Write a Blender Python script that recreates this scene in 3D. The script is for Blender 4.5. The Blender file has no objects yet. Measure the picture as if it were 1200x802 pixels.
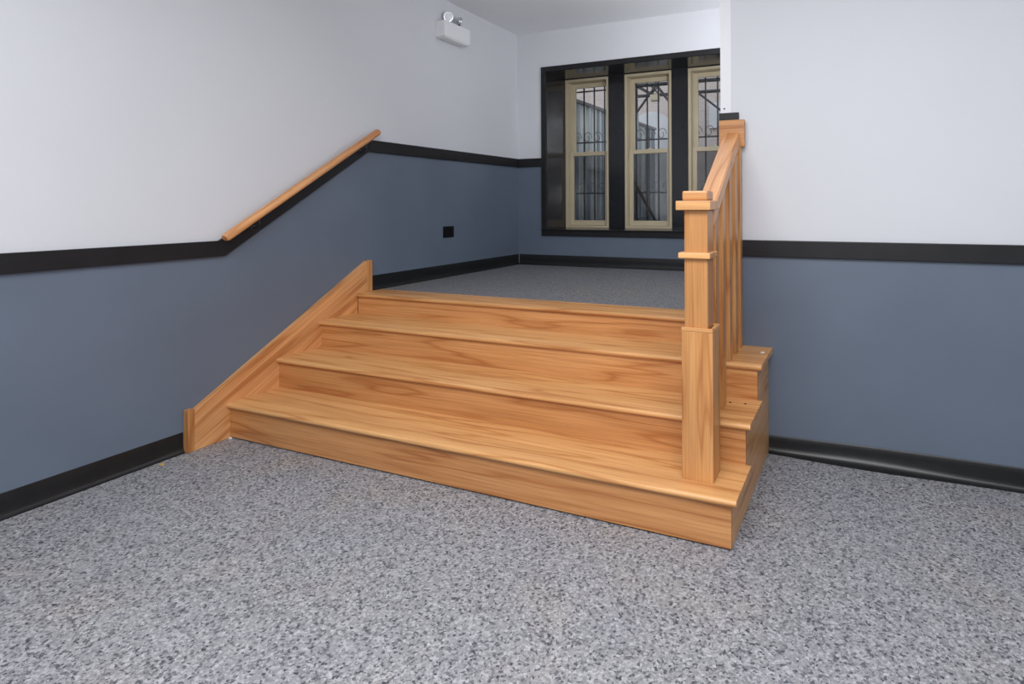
import bpy, bmesh, math, random
from mathutils import Vector, Matrix
random.seed(7)
SC = bpy.context.scene
COL = SC.collection

# ------------------------------------------------------------------ measures
T1, T2, T3 = 0.3175, 0.6368, 0.956            # riser faces 2..4 (riser 1 at y = 0)
H1, H2, H3, H4 = 0.2086, 0.3963, 0.5755, 0.7198
W = 3.004                                     # right end of the stair body
XL = 0.042                                    # left end (face of the skirt board)
OV, NO, TT = 0.0237, 0.022, 0.028             # tread overhangs, tread thickness
YR, XP = 1.0095, 2.749                        # partition face and its free end
YB = 3.2215                                   # landing back wall
ZC = 3.235                                    # ceiling
R0, R1, RW = 1.0753, 1.7809, 0.0913           # chair rail bottoms, width
K0, K1 = -0.02, 1.085                         # kinks of the left chair rail

# ------------------------------------------------------------------ materials
def nt(name):
    m = bpy.data.materials.new(name); m.use_nodes = True
    n = m.node_tree.nodes; l = m.node_tree.links
    return m, n, l, n['Principled BSDF']

def ramp(n, stops, interp='LINEAR'):
    r = n.new('ShaderNodeValToRGB'); cr = r.color_ramp; cr.interpolation = interp
    cr.elements[0].position, cr.elements[0].color = stops[0][0], (*stops[0][1], 1)
    cr.elements[1].position, cr.elements[1].color = stops[-1][0], (*stops[-1][1], 1)
    for p, c in stops[1:-1]:
        e = cr.elements.new(p); e.color = (*c, 1)
    return r

def mixc(n, l, a, b, fac, mode='MIX'):
    m = n.new('ShaderNodeMix'); m.data_type = 'RGBA'; m.blend_type = mode
    for s, v in ((m.inputs[6], a), (m.inputs[7], b), (m.inputs[0], fac)):
        if hasattr(v, 'is_output'): l.new(v, s)
        else: s.default_value = (*v, 1) if isinstance(v, tuple) else v
    return m.outputs[2]

def plain(name, col, rough=0.5, metal=0.0, var=0.06, scale=6, bump=0.0, bscale=200, spec=0.5):
    m, n, l, b = nt(name)
    tc = n.new('ShaderNodeTexCoord'); ns = n.new('ShaderNodeTexNoise')
    ns.inputs['Scale'].default_value = scale; ns.inputs['Detail'].default_value = 5
    l.new(tc.outputs['Object'], ns.inputs['Vector'])
    r = ramp(n, [(0.3, tuple(c*(1-var) for c in col)), (0.7, tuple(min(1, c*(1+var)) for c in col))])
    l.new(ns.outputs['Fac'], r.inputs['Fac']); l.new(r.outputs['Color'], b.inputs['Base Color'])
    b.inputs['Roughness'].default_value = rough; b.inputs['Metallic'].default_value = metal
    b.inputs['Specular IOR Level'].default_value = spec
    if bump:
        n2 = n.new('ShaderNodeTexNoise'); n2.inputs['Scale'].default_value = bscale
        l.new(tc.outputs['Object'], n2.inputs['Vector'])
        bp = n.new('ShaderNodeBump'); bp.inputs['Strength'].default_value = bump
        bp.inputs['Distance'].default_value = 0.002
        l.new(n2.outputs['Fac'], bp.inputs['Height']); l.new(bp.outputs['Normal'], b.inputs['Normal'])
    return m

def oak(name, rot, tint=(1, 1, 1), rough=0.38):
    """oak with its grain along X after rotating the object coordinates by rot"""
    m, n, l, b = nt(name)
    tc = n.new('ShaderNodeTexCoord'); oi = n.new('ShaderNodeObjectInfo')
    mp = n.new('ShaderNodeMapping'); mp.inputs['Rotation'].default_value = rot
    l.new(tc.outputs['Object'], mp.inputs['Vector'])
    off = n.new('ShaderNodeVectorMath'); off.operation = 'SCALE'
    off.inputs[0].default_value = (7.3, 3.1, 5.7); l.new(oi.outputs['Random'], off.inputs['Scale'])
    add = n.new('ShaderNodeVectorMath'); l.new(mp.outputs['Vector'], add.inputs[0]); l.new(off.outputs['Vector'], add.inputs[1])
    def sc(v, s):
        x = n.new('ShaderNodeVectorMath'); x.operation = 'MULTIPLY'; l.new(v, x.inputs[0]); x.inputs[1].default_value = s
        return x.outputs['Vector']
    # cathedral figure: contour bands of a long stretched noise
    big = n.new('ShaderNodeTexNoise'); big.inputs['Scale'].default_value = 1.0; big.inputs['Detail'].default_value = 2.0
    l.new(sc(add.outputs['Vector'], (0.6, 8.0, 8.0)), big.inputs['Vector'])
    mul = n.new('ShaderNodeMath'); mul.operation = 'MULTIPLY'; mul.inputs[1].default_value = 11.0
    l.new(big.outputs['Fac'], mul.inputs[0])
    fr = n.new('ShaderNodeMath'); fr.operation = 'PINGPONG'; fr.inputs[1].default_value = 1.0
    l.new(mul.outputs[0], fr.inputs[0])
    rb = ramp(n, [(0.0, (0.56, 0.255, 0.09)), (0.3, (0.73, 0.40, 0.165)), (1.0, (0.79, 0.455, 0.205))])
    l.new(fr.outputs[0], rb.inputs['Fac'])
    # fine fibres
    fib = n.new('ShaderNodeTexNoise'); fib.inputs['Scale'].default_value = 1.0; fib.inputs['Detail'].default_value = 6.0
    fib.inputs['Roughness'].default_value = 0.65
    l.new(sc(add.outputs['Vector'], (2.5, 150.0, 150.0)), fib.inputs['Vector'])
    rf = ramp(n, [(0.32, (0.68, 0.62, 0.55)), (0.6, (1.03, 1.03, 1.03))])
    l.new(fib.outputs['Fac'], rf.inputs['Fac'])
    c = mixc(n, l, rb.outputs['Color'], rf.outputs['Color'], 0.8, 'MULTIPLY')
    # board to board tone
    brd = n.new('ShaderNodeTexNoise'); brd.inputs['Scale'].default_value = 1.0; brd.inputs['Detail'].default_value = 1.0
    l.new(sc(add.outputs['Vector'], (0.25, 9.0, 9.0)), brd.inputs['Vector'])
    rt = ramp(n, [(0.35, (0.88, 0.80, 0.74)), (0.65, (1.06, 1.05, 1.03))]); l.new(brd.outputs['Fac'], rt.inputs['Fac'])
    c = mixc(n, l, c, rt.outputs['Color'], 0.9, 'MULTIPLY')
    hs = n.new('ShaderNodeHueSaturation')
    mr = n.new('ShaderNodeMapRange'); mr.inputs['To Min'].default_value = 0.94; mr.inputs['To Max'].default_value = 1.06
    l.new(oi.outputs['Random'], mr.inputs['Value']); l.new(mr.outputs['Result'], hs.inputs['Value'])
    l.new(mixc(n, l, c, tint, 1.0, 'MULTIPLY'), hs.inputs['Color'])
    l.new(hs.outputs['Color'], b.inputs['Base Color'])
    b.inputs['Roughness'].default_value = rough; b.inputs['Coat Weight'].default_value = 0.15
    b.inputs['Coat Roughness'].default_value = 0.25
    bp = n.new('ShaderNodeBump'); bp.inputs['Strength'].default_value = 0.08; bp.inputs['Distance'].default_value = 0.001
    l.new(fib.outputs['Fac'], bp.inputs['Height']); l.new(bp.outputs['Normal'], b.inputs['Normal'])
    return m

def terrazzo(name, tone=1.0, scale=95.0):
    m, n, l, b = nt(name)
    tc = n.new('ShaderNodeTexCoord')
    v1 = n.new('ShaderNodeTexVoronoi'); v1.inputs['Scale'].default_value = scale
    nz = n.new('ShaderNodeTexNoise'); nz.inputs['Scale'].default_value = scale*1.3; nz.inputs['Detail'].default_value = 2
    l.new(tc.outputs['Object'], nz.inputs['Vector'])
    ds = n.new('ShaderNodeVectorMath'); ds.operation = 'SCALE'; ds.inputs['Scale'].default_value = 0.014
    l.new(nz.outputs['Color'], ds.inputs[0])
    ad = n.new('ShaderNodeVectorMath'); l.new(tc.outputs['Object'], ad.inputs[0]); l.new(ds.outputs['Vector'], ad.inputs[1])
    l.new(ad.outputs['Vector'], v1.inputs['Vector'])
    sep = n.new('ShaderNodeSeparateColor'); l.new(v1.outputs['Color'], sep.inputs['Color'])
    k = tone
    r1 = ramp(n, [(0.0, (0.045*k, 0.049*k, 0.063*k)), (0.13, (0.15*k, 0.155*k, 0.175*k)), (0.28, (0.29*k, 0.29*k, 0.305*k)),
                  (0.62, (0.37*k, 0.37*k, 0.38*k)), (0.86, (0.47*k, 0.47*k, 0.485*k)), (1.0, (0.56*k, 0.565*k, 0.59*k))])
    l.new(sep.outputs[0], r1.inputs['Fac'])
    v2 = n.new('ShaderNodeTexVoronoi'); v2.inputs['Scale'].default_value = scale*2.1
    l.new(ad.outputs['Vector'], v2.inputs['Vector'])
    s2 = n.new('ShaderNodeSeparateColor'); l.new(v2.outputs['Color'], s2.inputs['Color'])
    r2 = ramp(n, [(0.0, (0.55, 0.55, 0.58)), (0.5, (1.0, 1.0, 1.0)), (1.0, (1.25, 1.25, 1.27))])
    l.new(s2.outputs[1], r2.inputs['Fac'])
    c = mixc(n, l, r1.outputs['Color'], r2.outputs['Color'], 0.6, 'MULTIPLY')
    pt = n.new('ShaderNodeTexNoise'); pt.inputs['Scale'].default_value = 2.2; pt.inputs['Detail'].default_value = 4
    l.new(tc.outputs['Object'], pt.inputs['Vector'])
    rp = ramp(n, [(0.3, (0.985, 0.99, 1.03)), (0.55, (1.0, 1.0, 1.0)), (0.75, (1.06, 1.0, 0.93))])
    l.new(pt.outputs['Fac'], rp.inputs['Fac'])
    c = mixc(n, l, c, rp.outputs['Color'], 1.0, 'MULTIPLY')
    l.new(c, b.inputs['Base Color'])
    b.inputs['Roughness'].default_value = 0.6
    bp = n.new('ShaderNodeBump'); bp.inputs['Strength'].default_value = 0.1; bp.inputs['Distance'].default_value = 0.001
    l.new(sep.outputs[1], bp.inputs['Height']); l.new(bp.outputs['Normal'], b.inputs['Normal'])
    return m

def glassmat(name):
    m = bpy.data.materials.new(name); m.use_nodes = True
    n = m.node_tree.nodes; l = m.node_tree.links; n.clear()
    o = n.new('ShaderNodeOutputMaterial'); t = n.new('ShaderNodeBsdfTransparent'); g = n.new('ShaderNodeBsdfGlossy')
    t.inputs['Color'].default_value = (0.86, 0.89, 0.90, 1)
    tc = n.new('ShaderNodeTexCoord'); nz = n.new('ShaderNodeTexNoise'); nz.inputs['Scale'].default_value = 3
    l.new(tc.outputs['Object'], nz.inputs['Vector'])
    mr = n.new('ShaderNodeMapRange'); mr.inputs['To Min'].default_value = 0.05; mr.inputs['To Max'].default_value = 0.12
    l.new(nz.outputs['Fac'], mr.inputs['Value']); l.new(mr.outputs['Result'], g.inputs['Roughness'])
    f = n.new('ShaderNodeFresnel'); f.inputs['IOR'].default_value = 1.6
    mx = n.new('ShaderNodeMixShader'); l.new(f.outputs[0], mx.inputs[0]); l.new(t.outputs[0], mx.inputs[1]); l.new(g.outputs[0], mx.inputs[2])
    l.new(mx.outputs[0], o.inputs['Surface'])
    return m

def screenmat(name):
    m = bpy.data.materials.new(name); m.use_nodes = True
    n = m.node_tree.nodes; l = m.node_tree.links; n.clear()
    o = n.new('ShaderNodeOutputMaterial'); t = n.new('ShaderNodeBsdfTransparent'); g = n.new('ShaderNodeBsdfDiffuse')
    g.inputs['Color'].default_value = (0.02, 0.021, 0.023, 1)
    tc = n.new('ShaderNodeTexCoord'); nz = n.new('ShaderNodeTexNoise'); nz.inputs['Scale'].default_value = 5
    l.new(tc.outputs['Object'], nz.inputs['Vector'])
    mr = n.new('ShaderNodeMapRange'); mr.inputs['To Min'].default_value = 0.32; mr.inputs['To Max'].default_value = 0.5
    l.new(nz.outputs['Fac'], mr.inputs['Value'])
    mx = n.new('ShaderNodeMixShader'); l.new(mr.outputs['Result'], mx.inputs[0]); l.new(t.outputs[0], mx.inputs[1]); l.new(g.outputs[0], mx.inputs[2])
    l.new(mx.outputs[0], o.inputs['Surface'])
    return m

def corrugated(name):
    m, n, l, b = nt(name)
    tc = n.new('ShaderNodeTexCoord'); nz = n.new('ShaderNodeTexNoise'); nz.inputs['Scale'].default_value = 1.0; nz.inputs['Detail'].default_value = 3
    mp = n.new('ShaderNodeMapping'); mp.inputs['Scale'].default_value = (9, 9, 0.3)
    l.new(tc.outputs['Object'], mp.inputs['Vector']); l.new(mp.outputs['Vector'], nz.inputs['Vector'])
    r = ramp(n, [(0.35, (0.10, 0.125, 0.15)), (0.5, (0.25, 0.29, 0.33)), (0.62, (0.55, 0.55, 0.52))])
    l.new(nz.outputs['Fac'], r.inputs['Fac']); l.new(r.outputs['Color'], b.inputs['Base Color']); b.inputs['Roughness'].default_value = 0.6
    return m

def brick(name):
    m, n, l, b = nt(name)
    tc = n.new('ShaderNodeTexCoord'); mp = n.new('ShaderNodeMapping'); mp.inputs['Rotation'].default_value = (math.pi/2, 0, 0)
    br = n.new('ShaderNodeTexBrick'); br.inputs['Scale'].default_value = 1.0
    br.inputs['Color1'].default_value = (0.52, 0.43, 0.40, 1); br.inputs['Color2'].default_value = (0.47, 0.385, 0.355, 1)
    br.inputs['Mortar'].default_value = (0.53, 0.47, 0.45, 1)
    br.inputs['Brick Width'].default_value = 0.22; br.inputs['Row Height'].default_value = 0.075; br.inputs['Mortar Size'].default_value = 0.006
    l.new(tc.outputs['Object'], mp.inputs['Vector']); l.new(mp.outputs['Vector'], br.inputs['Vector'])
    l.new(br.outputs['Color'], b.inputs['Base Color']); b.inputs['Roughness'].default_value = 0.85
    return m

M = dict(
    wall_up=plain('pale_grey_paint', (0.65, 0.667, 0.70), 0.55, var=0.015, scale=1.5, bump=0.05, bscale=120),
    wall_lo=plain('slate_blue_paint', (0.125, 0.157, 0.209), 0.42, var=0.06, scale=2.0, bump=0.06, bscale=90),
    ceil=plain('ceiling_paint', (0.84, 0.85, 0.89), 0.7, var=0.015, scale=1.5),
    black=plain('black_gloss_paint', (0.0115, 0.012, 0.0145), 0.17, var=0.2, scale=8, bump=0.10, bscale=60),
    blackwood=plain('black_painted_wood', (0.012, 0.0118, 0.0135), 0.42, var=0.2, scale=8, bump=0.1, bscale=70, spec=0.35),
    rubber=plain('black_rubber', (0.007, 0.0072, 0.008), 0.36, var=0.25, scale=14, spec=0.5),
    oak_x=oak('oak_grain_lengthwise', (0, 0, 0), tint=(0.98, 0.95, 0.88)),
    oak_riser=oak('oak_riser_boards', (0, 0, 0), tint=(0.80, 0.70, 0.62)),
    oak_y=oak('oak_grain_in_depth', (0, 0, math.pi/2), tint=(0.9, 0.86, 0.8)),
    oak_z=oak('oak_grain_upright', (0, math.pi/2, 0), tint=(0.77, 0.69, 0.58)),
    oak_slope=oak('oak_grain_sloping', (-math.atan(0.575), 0, math.pi/2), tint=(0.98, 0.90, 0.88)),
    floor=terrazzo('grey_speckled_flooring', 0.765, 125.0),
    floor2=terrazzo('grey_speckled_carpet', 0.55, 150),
    cream=plain('cream_window_paint', (0.50, 0.43, 0.30), 0.4, var=0.05, scale=6),
    glass=glassmat('window_glass'),
    screen=screenmat('dark_wire_screen'),
    iron=plain('black_iron', (0.012, 0.012, 0.014), 0.45, var=0.1),
    plastic=plain('white_plastic', (0.80, 0.81, 0.83), 0.35, var=0.01),
    guard=plain('white_vinyl', (0.75, 0.76, 0.78), 0.35, var=0.01),
    chrome=plain('bright_reflector', (0.75, 0.76, 0.8), 0.15, metal=1.0, var=0.02),
    lens=plain('lamp_lens', (0.85, 0.86, 0.9), 0.12, var=0.01),
    dark=plain('black_plastic', (0.004, 0.004, 0.0045), 0.55, var=0.1, spec=0.2),
    steel=plain('grey_steel', (0.25, 0.25, 0.26), 0.35, metal=0.9, var=0.05),
    hole=plain('dark_iron_nail', (0.03, 0.022, 0.018), 0.7, var=0.1),
    caulk=plain('white_caulk', (0.8, 0.78, 0.74), 0.6, var=0.03),
    leaf=plain('dry_yellow_paper', (0.45, 0.33, 0.12), 0.7, var=0.2, scale=200),
    siding=corrugated('blue_grey_corrugated_sheet'),
    brick=brick('buff_brick'),
    band=plain('pale_render', (0.55, 0.54, 0.56), 0.8, var=0.05),
    concrete=plain('grey_concrete', (0.28, 0.28, 0.27), 0.9, var=0.15, scale=3),
)

# ------------------------------------------------------------------ mesh helpers
def B(): return bmesh.new()

def box(bm, x0, x1, y0, y1, z0, z1, bevel=0.0, mi=0):
    vs = [bm.verts.new((x, y, z)) for x in (x0, x1) for y in (y0, y1) for z in (z0, z1)]
    fs = []
    for q in ((0, 1, 3, 2), (4, 6, 7, 5), (0, 4, 5, 1), (2, 3, 7, 6), (0, 2, 6, 4), (1, 5, 7, 3)):
        f = bm.faces.new([vs[i] for i in q]); f.material_index = mi; fs.append(f)
    if bevel:
        es = list({e for f in fs for e in f.edges})
        bmesh.ops.bevel(bm, geom=es, offset=bevel, segments=2, affect='EDGES', profile=0.5)
    return bm

def prism(bm, pts, axis, a0, a1, bevel=0.0, mi=0):
    """polygon pts (two coordinates) extruded along axis 'x', 'y' or 'z' from a0 to a1"""
    def mk(p, a):
        return {'x': (a, p[0], p[1]), 'y': (p[0], a, p[1]), 'z': (p[0], p[1], a)}[axis]
    lo = [bm.verts.new(mk(p, a0)) for p in pts]; hi = [bm.verts.new(mk(p, a1)) for p in pts]
    fs = [bm.faces.new(lo), bm.faces.new(hi[::-1])]
    n = len(pts)
    for i in range(n): fs.append(bm.faces.new([lo[i], hi[i], hi[(i+1) % n], lo[(i+1) % n]]))
    for f in fs: f.material_index = mi
    if bevel:
        es = list({e for f in fs for e in f.edges})
        bmesh.ops.bevel(bm, geom=es, offset=bevel, segments=2, affect='EDGES', profile=0.5)
    bmesh.ops.recalc_face_normals(bm, faces=bm.faces)
    return bm

def tube(bm, pts, r, seg=10, cap=True):
    pts = [Vector(p) for p in pts]; rings = []
    up0 = None
    for i, p in enumerate(pts):
        d = (pts[min(i+1, len(pts)-1)] - pts[max(i-1, 0)]).normalized()
        ref = Vector((0, 0, 1)) if abs(d.z) < 0.9 else Vector((1, 0, 0))
        u = d.cross(ref).normalized(); v = u.cross(d)
        rings.append([bm.verts.new(p + r*(math.cos(t)*u + math.sin(t)*v)) for t in [2*math.pi*k/seg for k in range(seg)]])
    for a, b in zip(rings, rings[1:]):
        for k in range(seg): bm.faces.new([a[k], a[(k+1) % seg], b[(k+1) % seg], b[k]])
    if cap: bm.faces.new(rings[0][::-1]); bm.faces.new(rings[-1])
    bmesh.ops.recalc_face_normals(bm, faces=bm.faces)
    return bm

def lathe(bm, prof, origin, axis, seg=28):
    """prof = [(distance along axis, radius)]"""
    ax = Vector(axis).normalized(); o = Vector(origin)
    ref = Vector((0, 0, 1)) if abs(ax.z) < 0.9 else Vector((1, 0, 0))
    u = ax.cross(ref).normalized(); v = u.cross(ax); rings = []
    for h, r in prof:
        rings.append([bm.verts.new(o + ax*h + max(r, 1e-4)*(math.cos(t)*u + math.sin(t)*v)) for t in [2*math.pi*k/seg for k in range(seg)]])
    for a, b in zip(rings, rings[1:]):
        for k in range(seg): bm.faces.new([a[k], a[(k+1) % seg], b[(k+1) % seg], b[k]])
    bm.faces.new(rings[0][::-1]); bm.faces.new(rings[-1])
    bmesh.ops.recalc_face_normals(bm, faces=bm.faces)
    return bm

def sweep(bm, prof, path, side, closed=True):
    """cross-section prof [(side, up)] carried along a straight or bent path; side is the fixed sideways vector"""
    path = [Vector(p) for p in path]; side = Vector(side).normalized(); rings = []
    for i, p in enumerate(path):
        d = (path[min(i+1, len(path)-1)] - path[max(i-1, 0)]).normalized()
        up = side.cross(d).normalized()
        if up.z < 0: up = -up
        rings.append([bm.verts.new(p + side*a + up*b) for a, b in prof])
    n = len(prof)
    for a, b in zip(rings, rings[1:]):
        for k in range(n): bm.faces.new([a[k], a[(k+1) % n], b[(k+1) % n], b[k]])
    bm.faces.new(rings[0][::-1]); bm.faces.new(rings[-1])
    bmesh.ops.recalc_face_normals(bm, faces=bm.faces)
    return bm

def rrect(w, h, r, seg=5):
    out = []
    for cx, cy, a0 in ((w/2-r, h/2-r, 0), (-w/2+r, h/2-r, 90), (-w/2+r, -h/2+r, 180), (w/2-r, -h/2+r, 270)):
        for k in range(seg+1):
            a = math.radians(a0 + 90*k/seg); out.append((cx + r*math.cos(a), cy + r*math.sin(a)))
    return out

def wpos(o):
    v = Vector((0, 0, 0))
    while o: v = v + Vector(o.location); o = o.parent
    return v

def obj(name, bm, mats, parent=None, label=None, smooth=False, at=None):
    """bm holds place coordinates; the object's origin goes to `at`, or its parent's base"""
    base = wpos(parent) if parent else Vector((0, 0, 0))
    org = Vector(at) if at is not None else base
    bmesh.ops.translate(bm, verts=bm.verts, vec=-org)
    me = bpy.data.meshes.new(name); bm.to_mesh(me); bm.free()
    for m in (mats if isinstance(mats, (list, tuple)) else [mats]): me.materials.append(m)
    if smooth:
        for p in me.polygons: p.use_smooth = True
        try: me.set_sharp_from_angle(angle=math.radians(38))
        except Exception: pass
    o = bpy.data.objects.new(name, me); COL.objects.link(o)
    if parent: o.parent = parent
    o.location = org - base
    if label: o['label'] = label
    return o

def thing(name, label, cat, loc, group=None):
    o = bpy.data.objects.new(name, None); COL.objects.link(o); o.location = loc; o.empty_display_size = 0.1
    o['label'] = label; o['category'] = cat
    if group: o['group'] = group
    return o

def tag(o, label, cat, group=None):
    o['label'] = label; o['category'] = cat
    if group: o['group'] = group
    return o

def struct(name, bm, mats, label, cat, parent=None, smooth=False, at=None):
    o = obj(name, bm, mats, parent, None, smooth, at)
    o['kind'] = 'structure'; o['label'] = label; o['category'] = cat
    return o

# ------------------------------------------------------------------ the setting
XE, YF = 6.0, -4.6        # far right wall and wall behind the camera
XLE = 3.6                 # right end of the landing, behind the partition

bm = B(); box(bm, -0.15, XE+0.15, YF-0.15, YR+0.15, -0.12, 0.0)
struct('floor', bm, M['floor'], 'grey speckled floor of the lower hall in front of the steps', 'floor')

bm = B(); box(bm, 0.0, XP, T3+0.02, YB, 0.0, H4-0.004); box(bm, XP, XLE, YR+0.15, YB, 0.0, H4-0.004)
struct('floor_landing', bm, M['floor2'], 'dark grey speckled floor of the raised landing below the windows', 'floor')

bm = B(); box(bm, -0.15, XE+0.15, YF-0.15, YB+0.62, ZC, ZC+0.12)
struct('ceiling', bm, M['ceil'], 'pale grey painted ceiling above the landing', 'ceiling')

def zrail(y):                                        # centre line of the left chair rail
    if y <= K0: return R0 + RW/2
    if y >= K1: return R1 + RW/2
    return R0 + RW/2 + (R1-R0)*(y-K0)/(K1-K0)

bm = B()
prism(bm, [(YF, -0.1), (YB+0.62, -0.1), (YB+0.62, zrail(9)), (K1, zrail(K1)), (K0, zrail(K0)), (YF, zrail(-9))], 'x', -0.15, 0.0, mi=1)
prism(bm, [(YF, zrail(-9)), (K0, zrail(K0)), (K1, zrail(K1)), (YB+0.62, zrail(9)), (YB+0.62, ZC), (YF, ZC)], 'x', -0.15, 0.0, mi=0)
struct('wall_left', bm, [M['wall_up'], M['wall_lo']], 'long left wall painted pale grey above the black rail and slate blue below', 'wall')

def two_tone(bm, x0, x1, y0, y1, zsplit, zb=0.0):
    box(bm, x0, x1, y0, y1, zb, zsplit, mi=1); box(bm, x0, x1, y0, y1, zsplit, ZC, mi=0)

bm = B(); two_tone(bm, XP, XE, YR, YR+0.15, R0+RW/2)
struct('wall_right', bm, [M['wall_up'], M['wall_lo']], 'partition wall to the right of the steps, pale grey over slate blue', 'wall')
bm = B(); two_tone(bm, XE, XE+0.15, YF, YR, R0+RW/2)
struct('wall_east', bm, [M['wall_up'], M['wall_lo']], 'two-tone side wall of the hall outside the picture on the right', 'wall')
bm = B(); two_tone(bm, 0, XE, YF-0.15, YF, R0+RW/2)
struct('wall_front', bm, [M['wall_up'], M['wall_lo']], 'two-tone wall of the hall behind the viewer', 'wall')
bm = B(); two_tone(bm, XLE, XLE+0.15, YR+0.15, YB+0.62, R1+RW/2)
struct('wall_landing', bm, [M['wall_up'], M['wall_lo']], 'two-tone end wall of the landing behind the partition', 'wall')

# back wall of the landing with the window opening
OX0, OX1, OZ0, OZ1 = 0.366, 2.360, 1.106, 2.796       # clear opening
YW = YB + 0.62
L = 0.02
bm = B()
zs = R1 + RW/2
box(bm, 0, OX0-L, YB, YW, 0, zs, mi=1); box(bm, 0, OX0-L, YB, YW, zs, ZC, mi=0)
box(bm, OX1+L, XLE, YB, YW, 0, zs, mi=1); box(bm, OX1+L, XLE, YB, YW, zs, ZC, mi=0)
box(bm, OX0-L, OX1+L, YB, YW, 0, OZ0-L, mi=1); box(bm, OX0-L, OX1+L, YB, YW, OZ1+L, ZC, mi=0)
struct('wall_back', bm, [M['wall_up'], M['wall_lo']], 'back wall of the landing around the three windows', 'wall')

# deep black reveal and casing of the window group
bm = B()
box(bm, OX0-L, OX0, YB, YW, OZ0, OZ1, 0); box(bm, OX1, OX1+L, YB, YW, OZ0, OZ1, 0)
box(bm, OX0-L, OX1+L, YB, YW, OZ1, OZ1+L, 0); box(bm, OX0-L, OX1+L, YB, YW, OZ0-L, OZ0, 0)
struct('trim_1', bm, M['black'], 'glossy black lining of the deep window recess', 'window reveal')
bm = B()
cy0 = YB-0.022
box(bm, 0.305, OX0, cy0, YB, OZ0, OZ1, 0.004); box(bm, OX1, 2.424, cy0, YB, OZ0, OZ1, 0.004)
box(bm, 0.305, 2.424, cy0, YB, OZ1, 2.85, 0.004); box(bm, 0.305, 2.424, cy0, YB, 1.035, OZ0-0.012, 0.004)
box(bm, 0.305, 2.424, cy0-0.012, YB, OZ0-0.012, OZ0, 0.003)
struct('trim_2', bm, M['blackwood'], 'flat black casing framing the whole window group', 'window casing')

YFm = YB + 0.42                                     # front of the window frames
FR = [(0.3675, 0.909), (1.097, 1.636), (1.814, 2.3585)]
FZ0, FZ1 = OZ0+0.001, 2.789
k = 3
for a, b, txt in [(FR[0][1], FR[1][0], 'black mullion between the left and the middle window'),
             (FR[1][1], FR[2][0], 'black mullion between the middle and the right window')]:
    bm = B(); box(bm, a, b, YFm-0.006, YW-0.02, OZ0, OZ1)
    struct('trim_%d' % k, bm, M['black'], txt, 'mullion'); k += 1
bm = B()
for a, b in FR: box(bm, a, b, YFm+0.004, YW-0.02, FZ1, OZ1)
struct('trim_5', bm, M['black'], 'black head strip above the cream window frames', 'window trim')

def make_window(i, a, b, label):
    w = bpy.data.objects.new('window_%d' % i, None); COL.objects.link(w); w.location = ((a+b)/2, YFm, FZ0); w.empty_display_size = .1
    w['kind'] = 'structure'; w['label'] = label; w['category'] = 'window'
    f = 0.03
    bm = B()
    box(bm, a, a+f, YFm, YFm+0.15, FZ0, FZ1, 0.003); box(bm, b-f, b, YFm, YFm+0.15, FZ0, FZ1, 0.003)
    box(bm, a+f, b-f, YFm, YFm+0.15, FZ1-f, FZ1, 0.003); box(bm, a+f, b-f, YFm, YFm+0.15, FZ0, FZ0+0.024, 0.003)
    # parting beads
    for s in (a+f, b-f-0.008): box(bm, s, s+0.008, YFm+0.097, YFm+0.103, FZ0+0.024, FZ1-f)
    obj('frame', bm, M['cream'], w)
    def sash(name, y, z0, z1, st, rb, rt):
        s = B()
        box(s, a+f, a+f+st, y, y+0.036, z0, z1, 0.004); box(s, b-f-st, b-f, y, y+0.036, z0, z1, 0.004)
        box(s, a+f+st, b-f-st, y, y+0.036, z0, z0+rb, 0.004); box(s, a+f+st, b-f-st, y, y+0.036, z1-rt, z1, 0.004)
        so = obj(name, s, M['cream'], w)
        g = B(); box(g, a+f+st-0.003, b-f-st+0.003, y+0.016, y+0.02, z0+rb-0.003, z1-rt+0.003)
        obj('glass_pane', g, M['glass'], so)
        return so
    sash('lower_sash', YFm+0.058, FZ0+0.026, 1.966, 0.045, 0.056, 0.044)
    us = sash('upper_sash', YFm+0.106, 1.925, FZ1-0.032, 0.047, 0.044, 0.05)
    sc = B(); box(sc, a+f+0.003, b-f-0.003, YFm+0.118, YFm+0.120, FZ0+0.03, 1.93)
    obj('insect_screen', sc, M['screen'], w)
    lk = B(); box(lk, (a+b)/2-0.028, (a+b)/2+0.028, YFm+0.07, YFm+0.092, 1.966, 1.974, 0.002)
    lathe(lk, [(0, 0.010), (0.012, 0.010), (0.016, 0.007)], ((a+b)/2, YFm+0.081, 1.974), (0, 0, 1), 14)
    obj('sash_lock', lk, M['cream'], w)
    return w
make_window(1, *FR[0], 'leftmost cream double-hung window in the black recess')
make_window(2, *FR[1], 'middle cream double-hung window between the two black mullions')
make_window(3, *FR[2], 'right cream double-hung window, partly hidden by the handrail')

# chair rails (black boards)
RT = 0.022
def rail_struct(n, bm, txt): struct('trim_%d' % n, bm, M['blackwood'], txt, 'chair rail')
bm = B(); prism(bm, [(YF, R0), (K0+0.012, R0), (K0-0.022, R0+RW), (YF, R0+RW)], 'x', 0, RT, 0.003)
rail_struct(8, bm, 'black chair rail along the left wall of the lower hall')
sl = (R1-R0)/(K1-K0)
bm = B(); prism(bm, [(K0+0.012, R0), (K1+0.004, R1), (K1+0.004, R1+RW), (K1-0.03, R1+RW-0.012), (K0-0.022, R0+RW)], 'x', 0, RT, 0.003)
rail_struct(9, bm, 'black chair rail sloping up the left wall above the steps')
bm = B(); box(bm, 0, RT, K1+0.005, YB, R1, R1+RW, 0.003)
rail_struct(10, bm, 'black chair rail along the left wall of the landing')
bm = B(); box(bm, RT, 0.305, YB-RT, YB, R1, R1+RW, 0.003)
rail_struct(11, bm, 'short black chair rail between the corner and the window casing')
bm = B(); box(bm, 2.424, XLE, YB-RT, YB, R1, R1+RW, 0.003)
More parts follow.
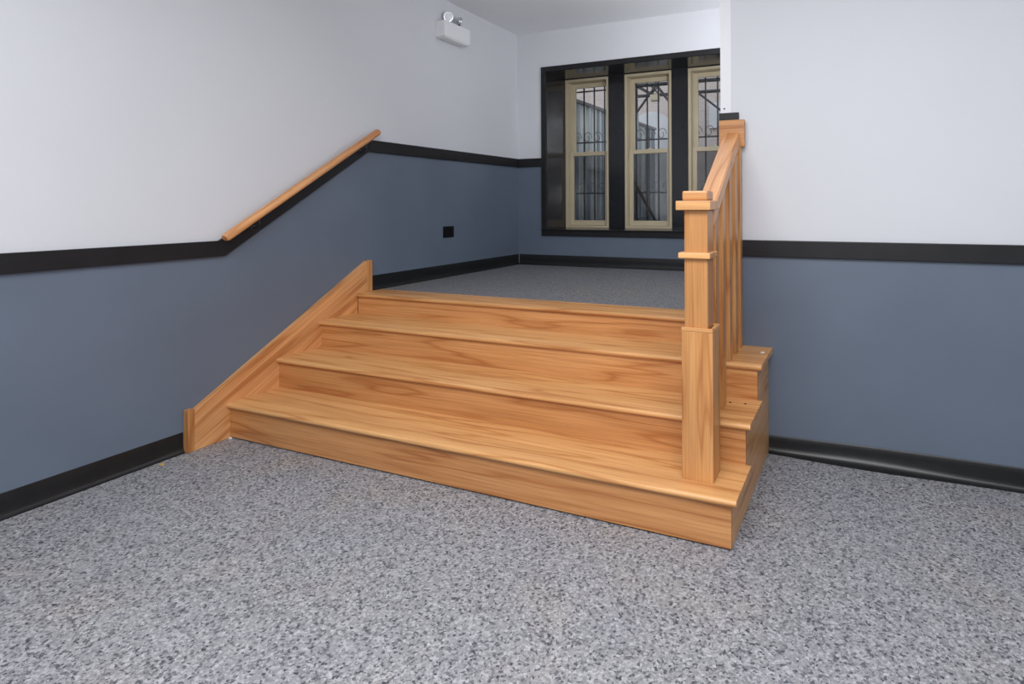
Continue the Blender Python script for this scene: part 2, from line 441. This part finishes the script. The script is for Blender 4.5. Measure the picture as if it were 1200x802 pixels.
rail_struct(12, bm, 'black chair rail right of the window casing')
bm = B(); box(bm, 2.852, XE, YR-RT, YR, R0, R0+RW, 0.004)
rail_struct(13, bm, 'black chair rail along the partition wall right of the steps')
bm = B(); box(bm, 2.738, 2.850, YR-0.016, YR, H3, 1.882, 0.003)
rail_struct(14, bm, 'upright black board on the end of the partition behind the balusters')

# baseboards: rubber cove base with a flared toe
def cove(bm, p0, p1, nrm, z0, h, toe=0.02, n=24, wob=None):
    """strip from p0 to p1 (x, y), standing out along nrm"""
    prof = [(0.0, 0.0), (1.0, 0.0), (1.0, 0.006), (0.62, 0.012), (0.38, 0.024), (0.27, 0.04), (0.22, 0.06), (0.2, h-0.004), (0.12, h), (0.0, h)]
    rings = []
    for i in range(n+1):
        t = i/n; x = p0[0]+(p1[0]-p0[0])*t; y = p0[1]+(p1[1]-p0[1])*t
        tw, hw = wob(t) if wob else (1.0, 0.0)
        rings.append([bm.verts.new((x+nrm[0]*(toe*o if o <= .27 else toe*o*tw), y+nrm[1]*(toe*o if o <= .27 else toe*o*tw), z0+z+(hw if z > 0.05 else 0))) for o, z in prof])
    m = len(prof)
    for a, b in zip(rings, rings[1:]):
        for k in range(m): bm.faces.new([a[k], a[(k+1) % m], b[(k+1) % m], b[k]])
    bm.faces.new(rings[0][::-1]); bm.faces.new(rings[-1])
    bmesh.ops.recalc_face_normals(bm, faces=bm.faces)
def base(name, bm, txt): struct(name, bm, M['rubber'], txt, 'baseboard', smooth=True)
bm = B(); cove(bm, (0, YF), (0, -0.238), (1, 0), 0, 0.113, 0.022)
base('baseboard_left', bm, 'black rubber baseboard along the left wall before the steps')
bm = B(); cove(bm, (0, 1.097), (0, YB), (1, 0), H4-0.004, 0.113, 0.018)
base('baseboard_landing', bm, 'black rubber baseboard along the left wall of the landing')
bm = B(); cove(bm, (0.02, YB), (XLE, YB), (0, -1), H4-0.004, 0.113, 0.018)
base('baseboard_back', bm, 'black rubber baseboard below the windows')
bm = B(); cove(bm, (W+0.003, YR), (XE, YR), (0, -1), 0, 0.092, 0.034, 60,
               lambda t: (0.75+0.75*math.exp(-((t-0.17)/0.14)**2), 0.006*math.sin(t*9)+0.02*min(1, t/0.4)))
base('baseboard_right', bm, 'black rubber baseboard with a flared lip right of the steps')

# ------------------------------------------------------------------ the staircase
st = thing('staircase', 'wide four-step oak staircase with rounded nosings leading up to the landing', 'staircase', ((XL+W)/2, 0.5, 0))
def tread_profile(y0, y1, ztop, th=TT):
    r = th/2; pts = []
    for i in range(9):
        a = math.radians(-90 - 180*i/8)
        pts.append((y0 + r + r*math.cos(a), ztop - r + r*math.sin(a)))
    return pts + [(y1, ztop), (y1, ztop-th)]
RY = [0, T1, T2, T3]
TZ = [H1, H2, H3]
treads = []
for i in range(3):
    bm = B(); prism(bm, tread_profile(RY[i]-NO, RY[i+1]+0.004, TZ[i]), 'x', XL, W+OV)
    if i == 2: box(bm, 2.86, W+OV, T3+0.004, YR-0.001, H3-TT, H3)
    treads.append(obj('tread', bm, M['oak_x'], st, smooth=True, at=(0.4*i, RY[i]+0.1, TZ[i])))
bm = B(); prism(bm, tread_profile(T3-NO, 1.178, H4), 'x', XL, XP-0.012)
obj('landing_nosing', bm, M['oak_x'], st, smooth=True, at=(0.3, T3, H4))
for i in range(4):
    z0 = [0, H1, H2, H3][i]; z1 = [H1, H2, H3, H4][i] - TT
    bm = B(); box(bm, XL, (W if i < 3 else XP-0.012), RY[i], RY[i]+0.02, z0+(0.009 if i == 0 else 0), z1+0.0005)
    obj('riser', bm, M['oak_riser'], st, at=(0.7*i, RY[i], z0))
# closed right side, one stepped board per step as in the photo's seams
bm = B(); prism(bm, [(0.0205, 0.003), (YR-0.001, 0.003), (YR-0.001, H3-TT-0.0005), (T2+0.0205, H3-TT-0.0005), (T2+0.0205, H2-TT-0.0005),
                     (T1+0.0205, H2-TT-0.0005), (T1+0.0205, H1-TT-0.0005), (0.0205, H1-TT-0.0005)], 'x', W-0.02, W)
obj('side_panel', bm, M['oak_y'], st, at=(W, 0.5, 0.2))
# skirt board on the wall
bm = B(); prism(bm, [(-0.199, 0.001), (-0.199, 0.222), (1.046, 0.945), (1.046, H4+0.0005), (0.95, H4-0.03), (0.95, 0.001)], 'x', 0.002, XL-0.0005, 0.0015)
sk = obj('skirt_board', bm, M['oak_slope'], st, at=(0.02, 0.3, 0.4))
bm = B(); box(bm, 0.002, XL+0.002, -0.236, -0.1995, 0.001, 0.236, 0.003)
obj('end_block', bm, M['oak_z'], sk, at=(0.02, -0.21, 0.1))
bm = B(); box(bm, 0.002, XL+0.001, 1.0465, 1.095, H4+0.0008, 0.952, 0.002)
obj('end_cap', bm, M['oak_z'], sk, label='pale upright end strip of the skirt board', at=(0.02, 1.07, 0.8))
# two nail holes on the second tread
nb = [(2.885, 0.560), (2.957, 0.566)]
for x, y in nb:
    bm = B(); lathe(bm, [(0, 0.007), (0.0012, 0.007), (0.0014, 0.004)], (x, y-0.0, H2+0.0002), (0, 0, 1), 12)
    obj('nail_head', bm, M['hole'], treads[1], label='small dark nail head')

# ------------------------------------------------------------------ newel post, handrail and balusters
rg = thing('stair_railing', 'oak newel post with square caps, sloping handrail and balusters on the right of the steps', 'railing', (2.84, 0.15, H1))
bm = B(); box(bm, 2.788, 2.889, 0.106, 0.205, 0.80, 1.342, 0.003)
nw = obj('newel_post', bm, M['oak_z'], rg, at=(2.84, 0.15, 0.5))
bm = B(); t_ = 0.0125
x0, x1, y0, y1 = 2.778, 2.912, 0.092, 0.222
z0, z1 = H1+0.0003, 0.832
box(bm, x0, x1, y0, y0+t_, z0, z1, 0.0015); box(bm, x0, x1, y1-t_, y1, z0, z1, 0.0015)
box(bm, x0, x0+t_, y0+t_, y1-t_, z0, z1, 0.001); box(bm, x1-t_, x1, y0+t_, y1-t_, z0, z1, 0.001)
box(bm, x0+t_, x1-t_, y0+t_, y1-t_, z0, z1-0.03)
sv = obj('sleeve', bm, M['oak_z'], rg, label='wider boxed lower half of the newel post', at=(2.86, 0.25, 0.5))
bm = B()
box(bm, x0-0.0005, x1+0.0005, y0-0.0005, y0+t_, z1+0.0012, z1+0.016, 0.0015); box(bm, x0-0.0005, x1+0.0005, y1-t_, y1, z1+0.0012, z1+0.016, 0.0015)
box(bm, x0-0.0005, x0+t_, y0+t_, y1-t_, z1+0.0012, z1+0.016, 0.0015); box(bm, x1-t_, x1+0.0005, y0+t_, y1-t_, z1+0.0012, z1+0.016, 0.0015)
obj('rim', bm, M['oak_x'], sv, at=(2.8, 0.1, 0.8))
bm = B(); box(bm, 2.766, 2.903, 0.086, 0.227, 1.139, 1.164, 0.004)
obj('collar', bm, M['oak_x'], nw, at=(2.5, 0.1, 1.1))
bm = B(); box(bm, 2.758, 2.907, 0.080, 0.232, 1.343, 1.382, 0.003)
obj('cap', bm, M['oak_x'], nw, at=(2.3, 0.15, 1.3))
bm = B(); box(bm, 2.780, 2.889, 0.102, 0.212, 1.3825, 1.424, 0.007)
obj('top_block', bm, M['oak_riser'], nw, label='small pinkish oak block on top of the post', at=(2.1, 0.15, 1.4))

# handrail: 85 mm wide, 72 mm deep
P0 = Vector((2.851, 0.2055, 1.307)); P1 = Vector((2.819, 0.9575, 1.307+0.558*(0.9575-0.2055)))
bm = B(); hw = 0.042; hv = 0.034*math.sqrt(1+0.558**2)
vs = []
for P in (P0, P1):
    vs.append([bm.verts.new((P.x+s*hw, P.y, P.z+u*hv)) for s, u in ((-1, -1), (1, -1), (1, 1), (-1, 1))])
for k2 in range(4): bm.faces.new([vs[0][k2], vs[0][(k2+1) % 4], vs[1][(k2+1) % 4], vs[1][k2]])
bm.faces.new(vs[0][::-1]); bm.faces.new(vs[1]); bmesh.ops.recalc_face_normals(bm, faces=bm.faces)
bmesh.ops.bevel(bm, geom=bm.edges[:], offset=0.005, segments=2, affect='EDGES')
obj('handrail', bm, M['oak_slope'], rg, at=(2.6, 0.3, 1.5))
bm = B(); box(bm, 2.745, 2.888, 0.957, YR-0.0165, 1.683, 1.836, 0.006)
obj('wall_block', bm, M['oak_riser'], rg, label='pinkish square oak block fixing the handrail to the wall', at=(1.2, 0.9, 1.7))
for y, zb in ((0.345, H2), (0.500, H2), (0.662, H3), (0.818, H3), (0.955, H3)):
    xc = 2.8425 - 0.010*(y-0.5)
    hb = 0.0315
    zt = P0.z + 0.558*(y-P0.y) - hv + 0.004
    d = 0.558*hb
    bm = B()
    prism(bm, [(y-hb, zb+0.0003), (y+hb, zb+0.0003), (y+hb, zt+d), (y-hb, zt-d)], 'x', xc-hb, xc+hb, 0.0025)
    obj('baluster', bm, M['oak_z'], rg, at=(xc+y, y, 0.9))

# ------------------------------------------------------------------ wall handrail on the left
hr = thing('wall_handrail', 'round-edged oak handrail sloping up the left wall on the black rail', 'handrail', (0.085, 0.5, 1.5))
bm = B()
A = Vector((0.083, -0.054, 1.182)); E_ = Vector((0.083, 1.122, 1.935))
d = (E_-A).normalized()
prof = rrect(0.056, 0.046, 0.021, 6)
sc_ = []
path = [A, A+d*0.006, A+d*0.016, E_-d*0.016, E_-d*0.006, E_]
up = Vector((1, 0, 0)).cross(d); up = up if up.z > 0 else -up
rings = []
for p, s in zip(path, (0.72, 0.9, 1, 1, 0.9, 0.72)):
    rings.append([bm.verts.new(p + Vector((1, 0, 0))*a*s + up*b*s) for a, b in prof])
for a, b in zip(rings, rings[1:]):
    for q in range(len(prof)): bm.faces.new([a[q], a[(q+1) % len(prof)], b[(q+1) % len(prof)], b[q]])
bm.faces.new(rings[0][::-1]); bm.faces.new(rings[-1]); bmesh.ops.recalc_face_normals(bm, faces=bm.faces)
obj('rail', bm, M['oak_slope'], hr, smooth=True, at=(0.0, 0.4, 1.0))
for y in (0.16, 1.0):
    zr = A.z + (y-A.y)*d.z/d.y
    zb = zr - 0.085
    bm = B(); lathe(bm, [(0, 0.018), (0.003, 0.018), (0.005, 0.014)], (RT+0.0003, y, zb), (1, 0, 0), 18)
    tube(bm, [(RT+0.004, y, zb), (0.058, y, zb), (0.074, y, zb+0.008), (0.083, y, zb+0.024), (0.083, y, zr-0.03)], 0.006, 10)
    br_ = obj('bracket', bm, M['iron'], hr, smooth=True)
    bm = B(); lathe(bm, [(0, 0.003), (0.0025, 0.003)], (RT+0.0055, y+0.003, zb+0.011), (1, 0, 0), 10)
    obj('screw', bm, M['steel'], br_)

# ------------------------------------------------------------------ emergency light
el = thing('emergency_light', 'white twin-head emergency light high on the left wall', 'emergency light', (0.05, 2.06, 2.865))
bm = B(); box(bm, 0.0, 0.100, 1.880, 2.245, 2.868, 3.012, 0.006)
hs_ = obj('housing', bm, M['plastic'], el)
bm = B(); box(bm, 0.008, 0.094, 1.89, 2.235, 2.858, 2.8675, 0.003)
obj('bottom_cover', bm, M['plastic'], hs_)
def lamp_head(y, aim, zc, x=0.055):
    aim = Vector(aim).normalized(); c = Vector((x, y, zc))
    bm = B()
    lathe(bm, [(-0.036, 0.012), (-0.030, 0.020), (-0.012, 0.032), (0.010, 0.041), (0.018, 0.042), (0.018, 0.036), (0.012, 0.034)], c, aim, 28)
    h = obj('lamp_head', bm, M['chrome'], el, smooth=True)
    bm = B(); lathe(bm, [(0.010, 0.033), (0.016, 0.030), (0.020, 0.018), (0.0215, 0.004)], c, aim, 24)
    obj('lens', bm, M['lens'], h, smooth=True)
    bm = B(); lathe(bm, [(0, 0.014), (0.008, 0.014), (0.012, 0.009), (zc-3.012-0.03, 0.009)], (x, y, 3.0123), (0, 0, 1), 16)
    obj('swivel', bm, M['dark'], h, smooth=True)
lamp_head(1.985, (0.66, -0.72, -0.12), 3.066)
lamp_head(2.135, (0.55, 0.80, -0.18), 3.072)

# black outlet
ou = thing('wall_outlet', 'small black double outlet plate low on the blue wall of the landing', 'outlet', (0.0, 2.037, 1.125))
bm = B(); box(bm, 0.0005, 0.007, 1.963, 2.111, 1.074, 1.176, 0.002)
pl = obj('faceplate', bm, M['dark'], ou)
for y in (2.005, 2.069):
    bm = B(); prism(bm, [(y+a, 1.125+b) for a, b in rrect(0.044, 0.05, 0.014)], 'x', 0.0072, 0.0095, 0)
    so = obj('socket', bm, M['dark'], pl)
    bm = B()
    for dz in (-0.010, 0.010): box(bm, 0.0096, 0.0099, y-0.011, y-0.001, 1.125+dz-0.002, 1.125+dz+0.002)
    lathe(bm, [(0, 0.003), (0.0003, 0.003)], (0.0096, y+0.010, 1.125), (1, 0, 0), 10)
    obj('slots', bm, M['dark'], so)

# corner guard on the partition end
cg = thing('corner_guard', 'white vinyl corner guard on the edge of the partition above the handrail', 'corner guard', (XP, YR, 1.884))
bm = B()
prism(bm, [(XP-0.004, YR-0.004), (XP+0.058, YR-0.004), (XP+0.058, YR-0.0003), (XP-0.0003, YR-0.0003), (XP-0.0003, YR+0.058), (XP-0.004, YR+0.058)], 'z', 1.884, ZC-0.001)
obj('angle_strip', bm, M['guard'], cg)
bm = B(); lathe(bm, [(0, 0.005), (0.0015, 0.0045), (0.002, 0.002)], (2.767, YR-0.0042, 1.908), (0, -1, 0), 12)
obj('screw', bm, M['hole'], cg)

# crumbs lying about
bm = B(); prism(bm, [(0.050, -0.385), (0.062, -0.392), (0.078, -0.384), (0.080, -0.372), (0.064, -0.366), (0.052, -0.372)], 'z', 0.0003, 0.006, 0.001)
tag(obj('paper_scrap', bm, M['leaf'], at=(0.065, -0.38, 0)), 'tiny yellow scrap on the floor by the left baseboard', 'scrap')
bm = B(); prism(bm, [(XL+0.002, -0.012), (XL+0.022, -0.016), (XL+0.026, -0.005), (XL+0.006, -0.003)], 'z', 0.0003, 0.008, 0.001)
tag(obj('caulk_crumb', bm, M['caulk'], at=(0.05, -0.01, 0)), 'tiny white caulk crumb at the left foot of the first riser', 'crumb')
bm = B(); prism(bm, [(2.985, 0.86), (3.005, 0.868), (3.0, 0.885), (2.984, 0.88)], 'z', H3+0.0003, H3+0.004, 0.001)
tag(obj('paint_flake', bm, M['caulk'], at=(2.995, 0.87, H3)), 'tiny white flake on the right end of the third step', 'flake')

# ------------------------------------------------------------------ outside the windows
YG = YW + 0.10
GRL = ['black iron security bars outside the leftmost window', 'black iron security bars outside the middle window', 'black iron security bars outside the right window']
for gi, (a, b) in enumerate(FR):
    a, b = a-0.14, b-0.02
    g = thing('window_grille', GRL[gi], 'window bars', ((a+b)/2, YG, 1.12), 'security bars outside the windows')
    xs = [[0.331, 0.464, 0.597, 0.73], [1.123, 1.256, 1.388, 1.52], [1.794, 1.927, 2.06, 2.19]][gi]
    nb_ = 4
    for x in xs:
        bm = B(); box(bm, x-0.007, x+0.007, YG-0.007, YG+0.007, 1.12, 2.90)
        obj('upright', bm, M['iron'], g)
    for z in (1.14, 1.50, 2.10, 2.705, 2.87):
        bm = B(); box(bm, a, b, YG+0.0075, YG+0.015, z-0.008, z+0.008)
        obj('crossbar', bm, M['iron'], g)
    # scrolls
    for q in range(nb_-1):
        x = (xs[q]+xs[q+1])/2
        for z, s in ((1.50, 1), (2.10, -1)):
            pts = []
            for t in range(22):
                an = t/21*math.pi*2.4; r_ = 0.055*(1-t/21*0.75)
                pts.append((x + s*(0.03-r_*math.cos(an)), YG+0.011, z + 0.055 + r_*math.sin(an)*1.4))
            bm = B(); tube(bm, pts, 0.0035, 6)
            obj('scroll', bm, M['iron'], g, smooth=True)

bm = B(); box(bm, -6, 9, YW+0.05, 9.6, -0.3, -0.05)
struct('floor_courtyard', bm, M['concrete'], 'grey concrete ground of the courtyard outside', 'ground')
# buff brick house across the yard with a pale band and an arched door surround
bh = thing('neighbour_building', 'pinkish buff brick building across the courtyard beyond the windows', 'building', (1.5, 9.0, -0.05))
bm = B(); box(bm, -6, 9, 9.0, 9.6, -0.05, 8.0); obj('brick_wall', bm, M['brick'], bh)
bm = B(); box(bm, 0.75, 9, 8.94, 9.0, 2.85, 3.35); obj('pale_band', bm, M['band'], bh)
def arch(cx, z0, zs, r):
    pts = [(cx-r, z0), (cx+r, z0)] + [(cx+r*math.cos(t), zs+r*math.sin(t)) for t in [math.pi*k/14 for k in range(15)]]
    return pts
bm = B(); prism(bm, arch(-0.45, -0.05, 2.75, 0.5), 'y', 8.93, 8.999); obj('arched_panel', bm, M['band'], bh)
bm = B(); box(bm, 0.9, 2.4, 8.955, 8.999, 0.5, 2.05); 
obj('dark_opening', bm, M['dark'], bh)

# corrugated side fence receding on the left
sf = thing('corrugated_fence', 'blue grey corrugated metal fence running back from the leftmost window', 'fence', (-0.3, 6.2, -0.05))
bm = B(); n_ = 150
top, bot = [], []
ys = [4.1 + 4.6*i/n_ for i in range(n_+1)]
F_ = [[], [], [], []]
for i, y in enumerate(ys):
    dx = 0.022 if (i//3) % 2 else -0.022
    for j, (xx, zz) in enumerate(((-0.3+dx, -0.05), (-0.3+dx, 2.83), (-0.33+dx, 2.83), (-0.33+dx, -0.05))):
        F_[j].append(bm.verts.new((xx, y, zz)))
for i in range(n_):
    for j in range(4):
        bm.faces.new([F_[j][i], F_[(j+1) % 4][i], F_[(j+1) % 4][i+1], F_[j][i+1]])
bm.faces.new([F_[j][0] for j in range(4)]); bm.faces.new([F_[j][-1] for j in range(4)][::-1])
bmesh.ops.recalc_face_normals(bm, faces=bm.faces)
obj('sheet', bm, M['siding'], sf)
bm = B(); box(bm, -0.36, -0.25, 4.1, 8.7, 2.834, 2.88, 0.004); obj('top_rail', bm, M['steel'], sf)
for y in (4.6, 6.4, 8.2):
    bm = B(); box(bm, -0.262, -0.20, y-0.03, y+0.03, -0.05, 2.83, 0.004); obj('post', bm, M['siding'], sf)

# steel fire stair seen through the middle window
fe = thing('fire_escape', 'dark steel fire stair with braces in the courtyard beyond the middle window', 'fire escape', (0.6, 6.6, -0.05))
FY = 6.6
def bar(name, p, q, r=0.022):
    bm = B(); tube(bm, [p, q], r, 8); return obj(name, bm, M['iron'], fe)
bm = B(); box(bm, 0.0, 0.13, FY-0.05, FY+0.08, -0.05, 2.86, 0.004); obj('post', bm, M['siding'], fe)
bm = B(); box(bm, 0.66, 0.74, FY-0.02, FY+0.06, -0.05, 2.62, 0.004); obj('post', bm, M['siding'], fe)
for y in (FY, FY+0.9):
    bar('crossbeam', (-0.2, y, 3.30), (2.6, y, 3.27), 0.03)
for x in (0.12, 2.3): bar('side_beam', (x, FY, 3.29), (x, FY+0.9, 3.29), 0.026)
bar('hanger', (0.123, FY, 3.29), (0.123, FY, 2.86), 0.022)
bar('brace', (0.123, FY, 2.86), (0.46, FY, 3.28), 0.020); bar('brace', (0.46, FY, 3.28), (0.80, FY, 2.84), 0.022)
bar('brace', (0.36, FY, 3.28), (0.52, FY, 3.12), 0.012); bar('brace', (0.52, FY, 3.28), (0.36, FY, 3.12), 0.012)
bar('brace', (0.95, FY, 3.26), (1.75, FY, 2.60), 0.016)
bm = B(); box(bm, 0.37, 0.505, FY-0.06, FY+0.06, 3.025, 3.125, 0.01); obj('lamp_box', bm, M['cream'], fe, label='cream box fixed under the crossbeam')
for x in (0.05, 0.45, 1.0, 1.6, 2.2): bar('guard_post', (x, FY, 3.29), (x, FY, 4.25), 0.016)
for z in (3.75, 4.25): bar('guard_rail', (-0.2, FY, z), (2.6, FY, z), 0.016)
S0 = Vector((-0.02, FY-0.2, 2.02)); S1 = Vector((0.98, FY-0.2, 0.28))
for dz in (0, -0.52):
    bm = B()
    sweep(bm, [(-0.012, -0.022), (0.012, -0.022), (0.012, 0.022), (-0.012, 0.022)], [S0+Vector((0, 0, dz)), S1+Vector((0, 0, dz))], (0, 1, 0))
    obj('stair_rail' if dz == 0 else 'stringer', bm, M['iron'], fe)
for q in range(7):
    c = S0 + (S1-S0)*((q+0.5)/7) + Vector((0, 0, -0.5))
    bm = B(); box(bm, c.x-0.06, c.x+0.06, FY-0.185, FY+0.1, c.z-0.008, c.z+0.008); obj('step', bm, M['steel'], fe)
for q in (0.15, 0.5, 0.85):
    c = S0 + (S1-S0)*q; bar('rail_post', c+Vector((0, 0.0, -0.5)), c, 0.010)

# ------------------------------------------------------------------ light
def area(name, loc, rot, sx, sy, power, col=(1, 1, 1), spread=math.pi):
    l = bpy.data.lights.new(name, 'AREA'); l.shape = 'RECTANGLE'; l.size = sx; l.size_y = sy; l.energy = power; l.color = col; l.spread = spread
    o = bpy.data.objects.new(name, l); COL.objects.link(o); o.location = loc; o.rotation_euler = rot
    return o
area('ceiling_lamp_hall', (2.75, -2.25, ZC-0.03), (0, 0, 0), 2.6, 1.6, 142, (0.985, 0.99, 1.0))
def point_light(name, loc, rad, power, col):
    l = bpy.data.lights.new(name, 'POINT'); l.shadow_soft_size = rad; l.energy = power; l.color = col
    o = bpy.data.objects.new(name, l); COL.objects.link(o); o.location = loc
point_light('fill_light_hall', (4.4, -2.5, 2.75), 0.3, 64, (0.98, 0.985, 1.0))  # added fill, no real fixture: bounces off the hall ceiling for softer light
# unseen fill added behind the partition to brighten the landing's ceiling and back wall
fill_l = area('fill_light_landing', (3.0, 1.26, 2.2), (0, 0, 0), 0.35, 0.2, 38, (0.985, 0.99, 1.0))
fill_l.rotation_euler = Vector((0, 0.68, 0.73)).to_track_quat('-Z', 'Y').to_euler()
# the photographer's flash, on and just above the camera
fl = area('camera_flash', (3.50, -2.35, 1.62), (math.radians(84), 0, 0.40), 0.25, 0.16, 10, (1.0, 0.99, 0.98))

wd = bpy.data.worlds.new('overcast_sky'); SC.world = wd; wd.use_nodes = True
n = wd.node_tree.nodes; l = wd.node_tree.links
bg = n['Background']; bg.inputs['Color'].default_value = (0.92, 0.95, 1.0, 1); bg.inputs['Strength'].default_value = 1.6

# ------------------------------------------------------------------ camera
yaw, roll = -0.4001, -0.0048
f_, cx_, cy_ = 684.9525, 719.8623, 239.754
F = Vector((math.sin(yaw), math.cos(yaw), 0)); R = Vector((math.cos(yaw), -math.sin(yaw), 0)); U = Vector((0, 0, 1))
R2 = R*math.cos(roll)+U*math.sin(roll); U2 = U*math.cos(roll)-R*math.sin(roll)
cam = bpy.data.cameras.new('camera'); co = bpy.data.objects.new('camera', cam); COL.objects.link(co)
mt = Matrix((R2, U2, -F)).transposed().to_4x4(); mt.translation = Vector((3.4812, -2.2926, 1.368)); co.matrix_world = mt
cam.sensor_fit = 'HORIZONTAL'; cam.sensor_width = 36.0; cam.lens = f_/1200*36
cam.shift_x = (600-cx_)/1200; cam.shift_y = -(401-cy_)/1200
cam.clip_start = 0.05
SC.camera = co

vs_ = SC.view_settings
vs_.view_transform = 'Standard'; vs_.look = 'None'; vs_.exposure = 0.0; vs_.gamma = 1.0; vs_.use_curve_mapping = False
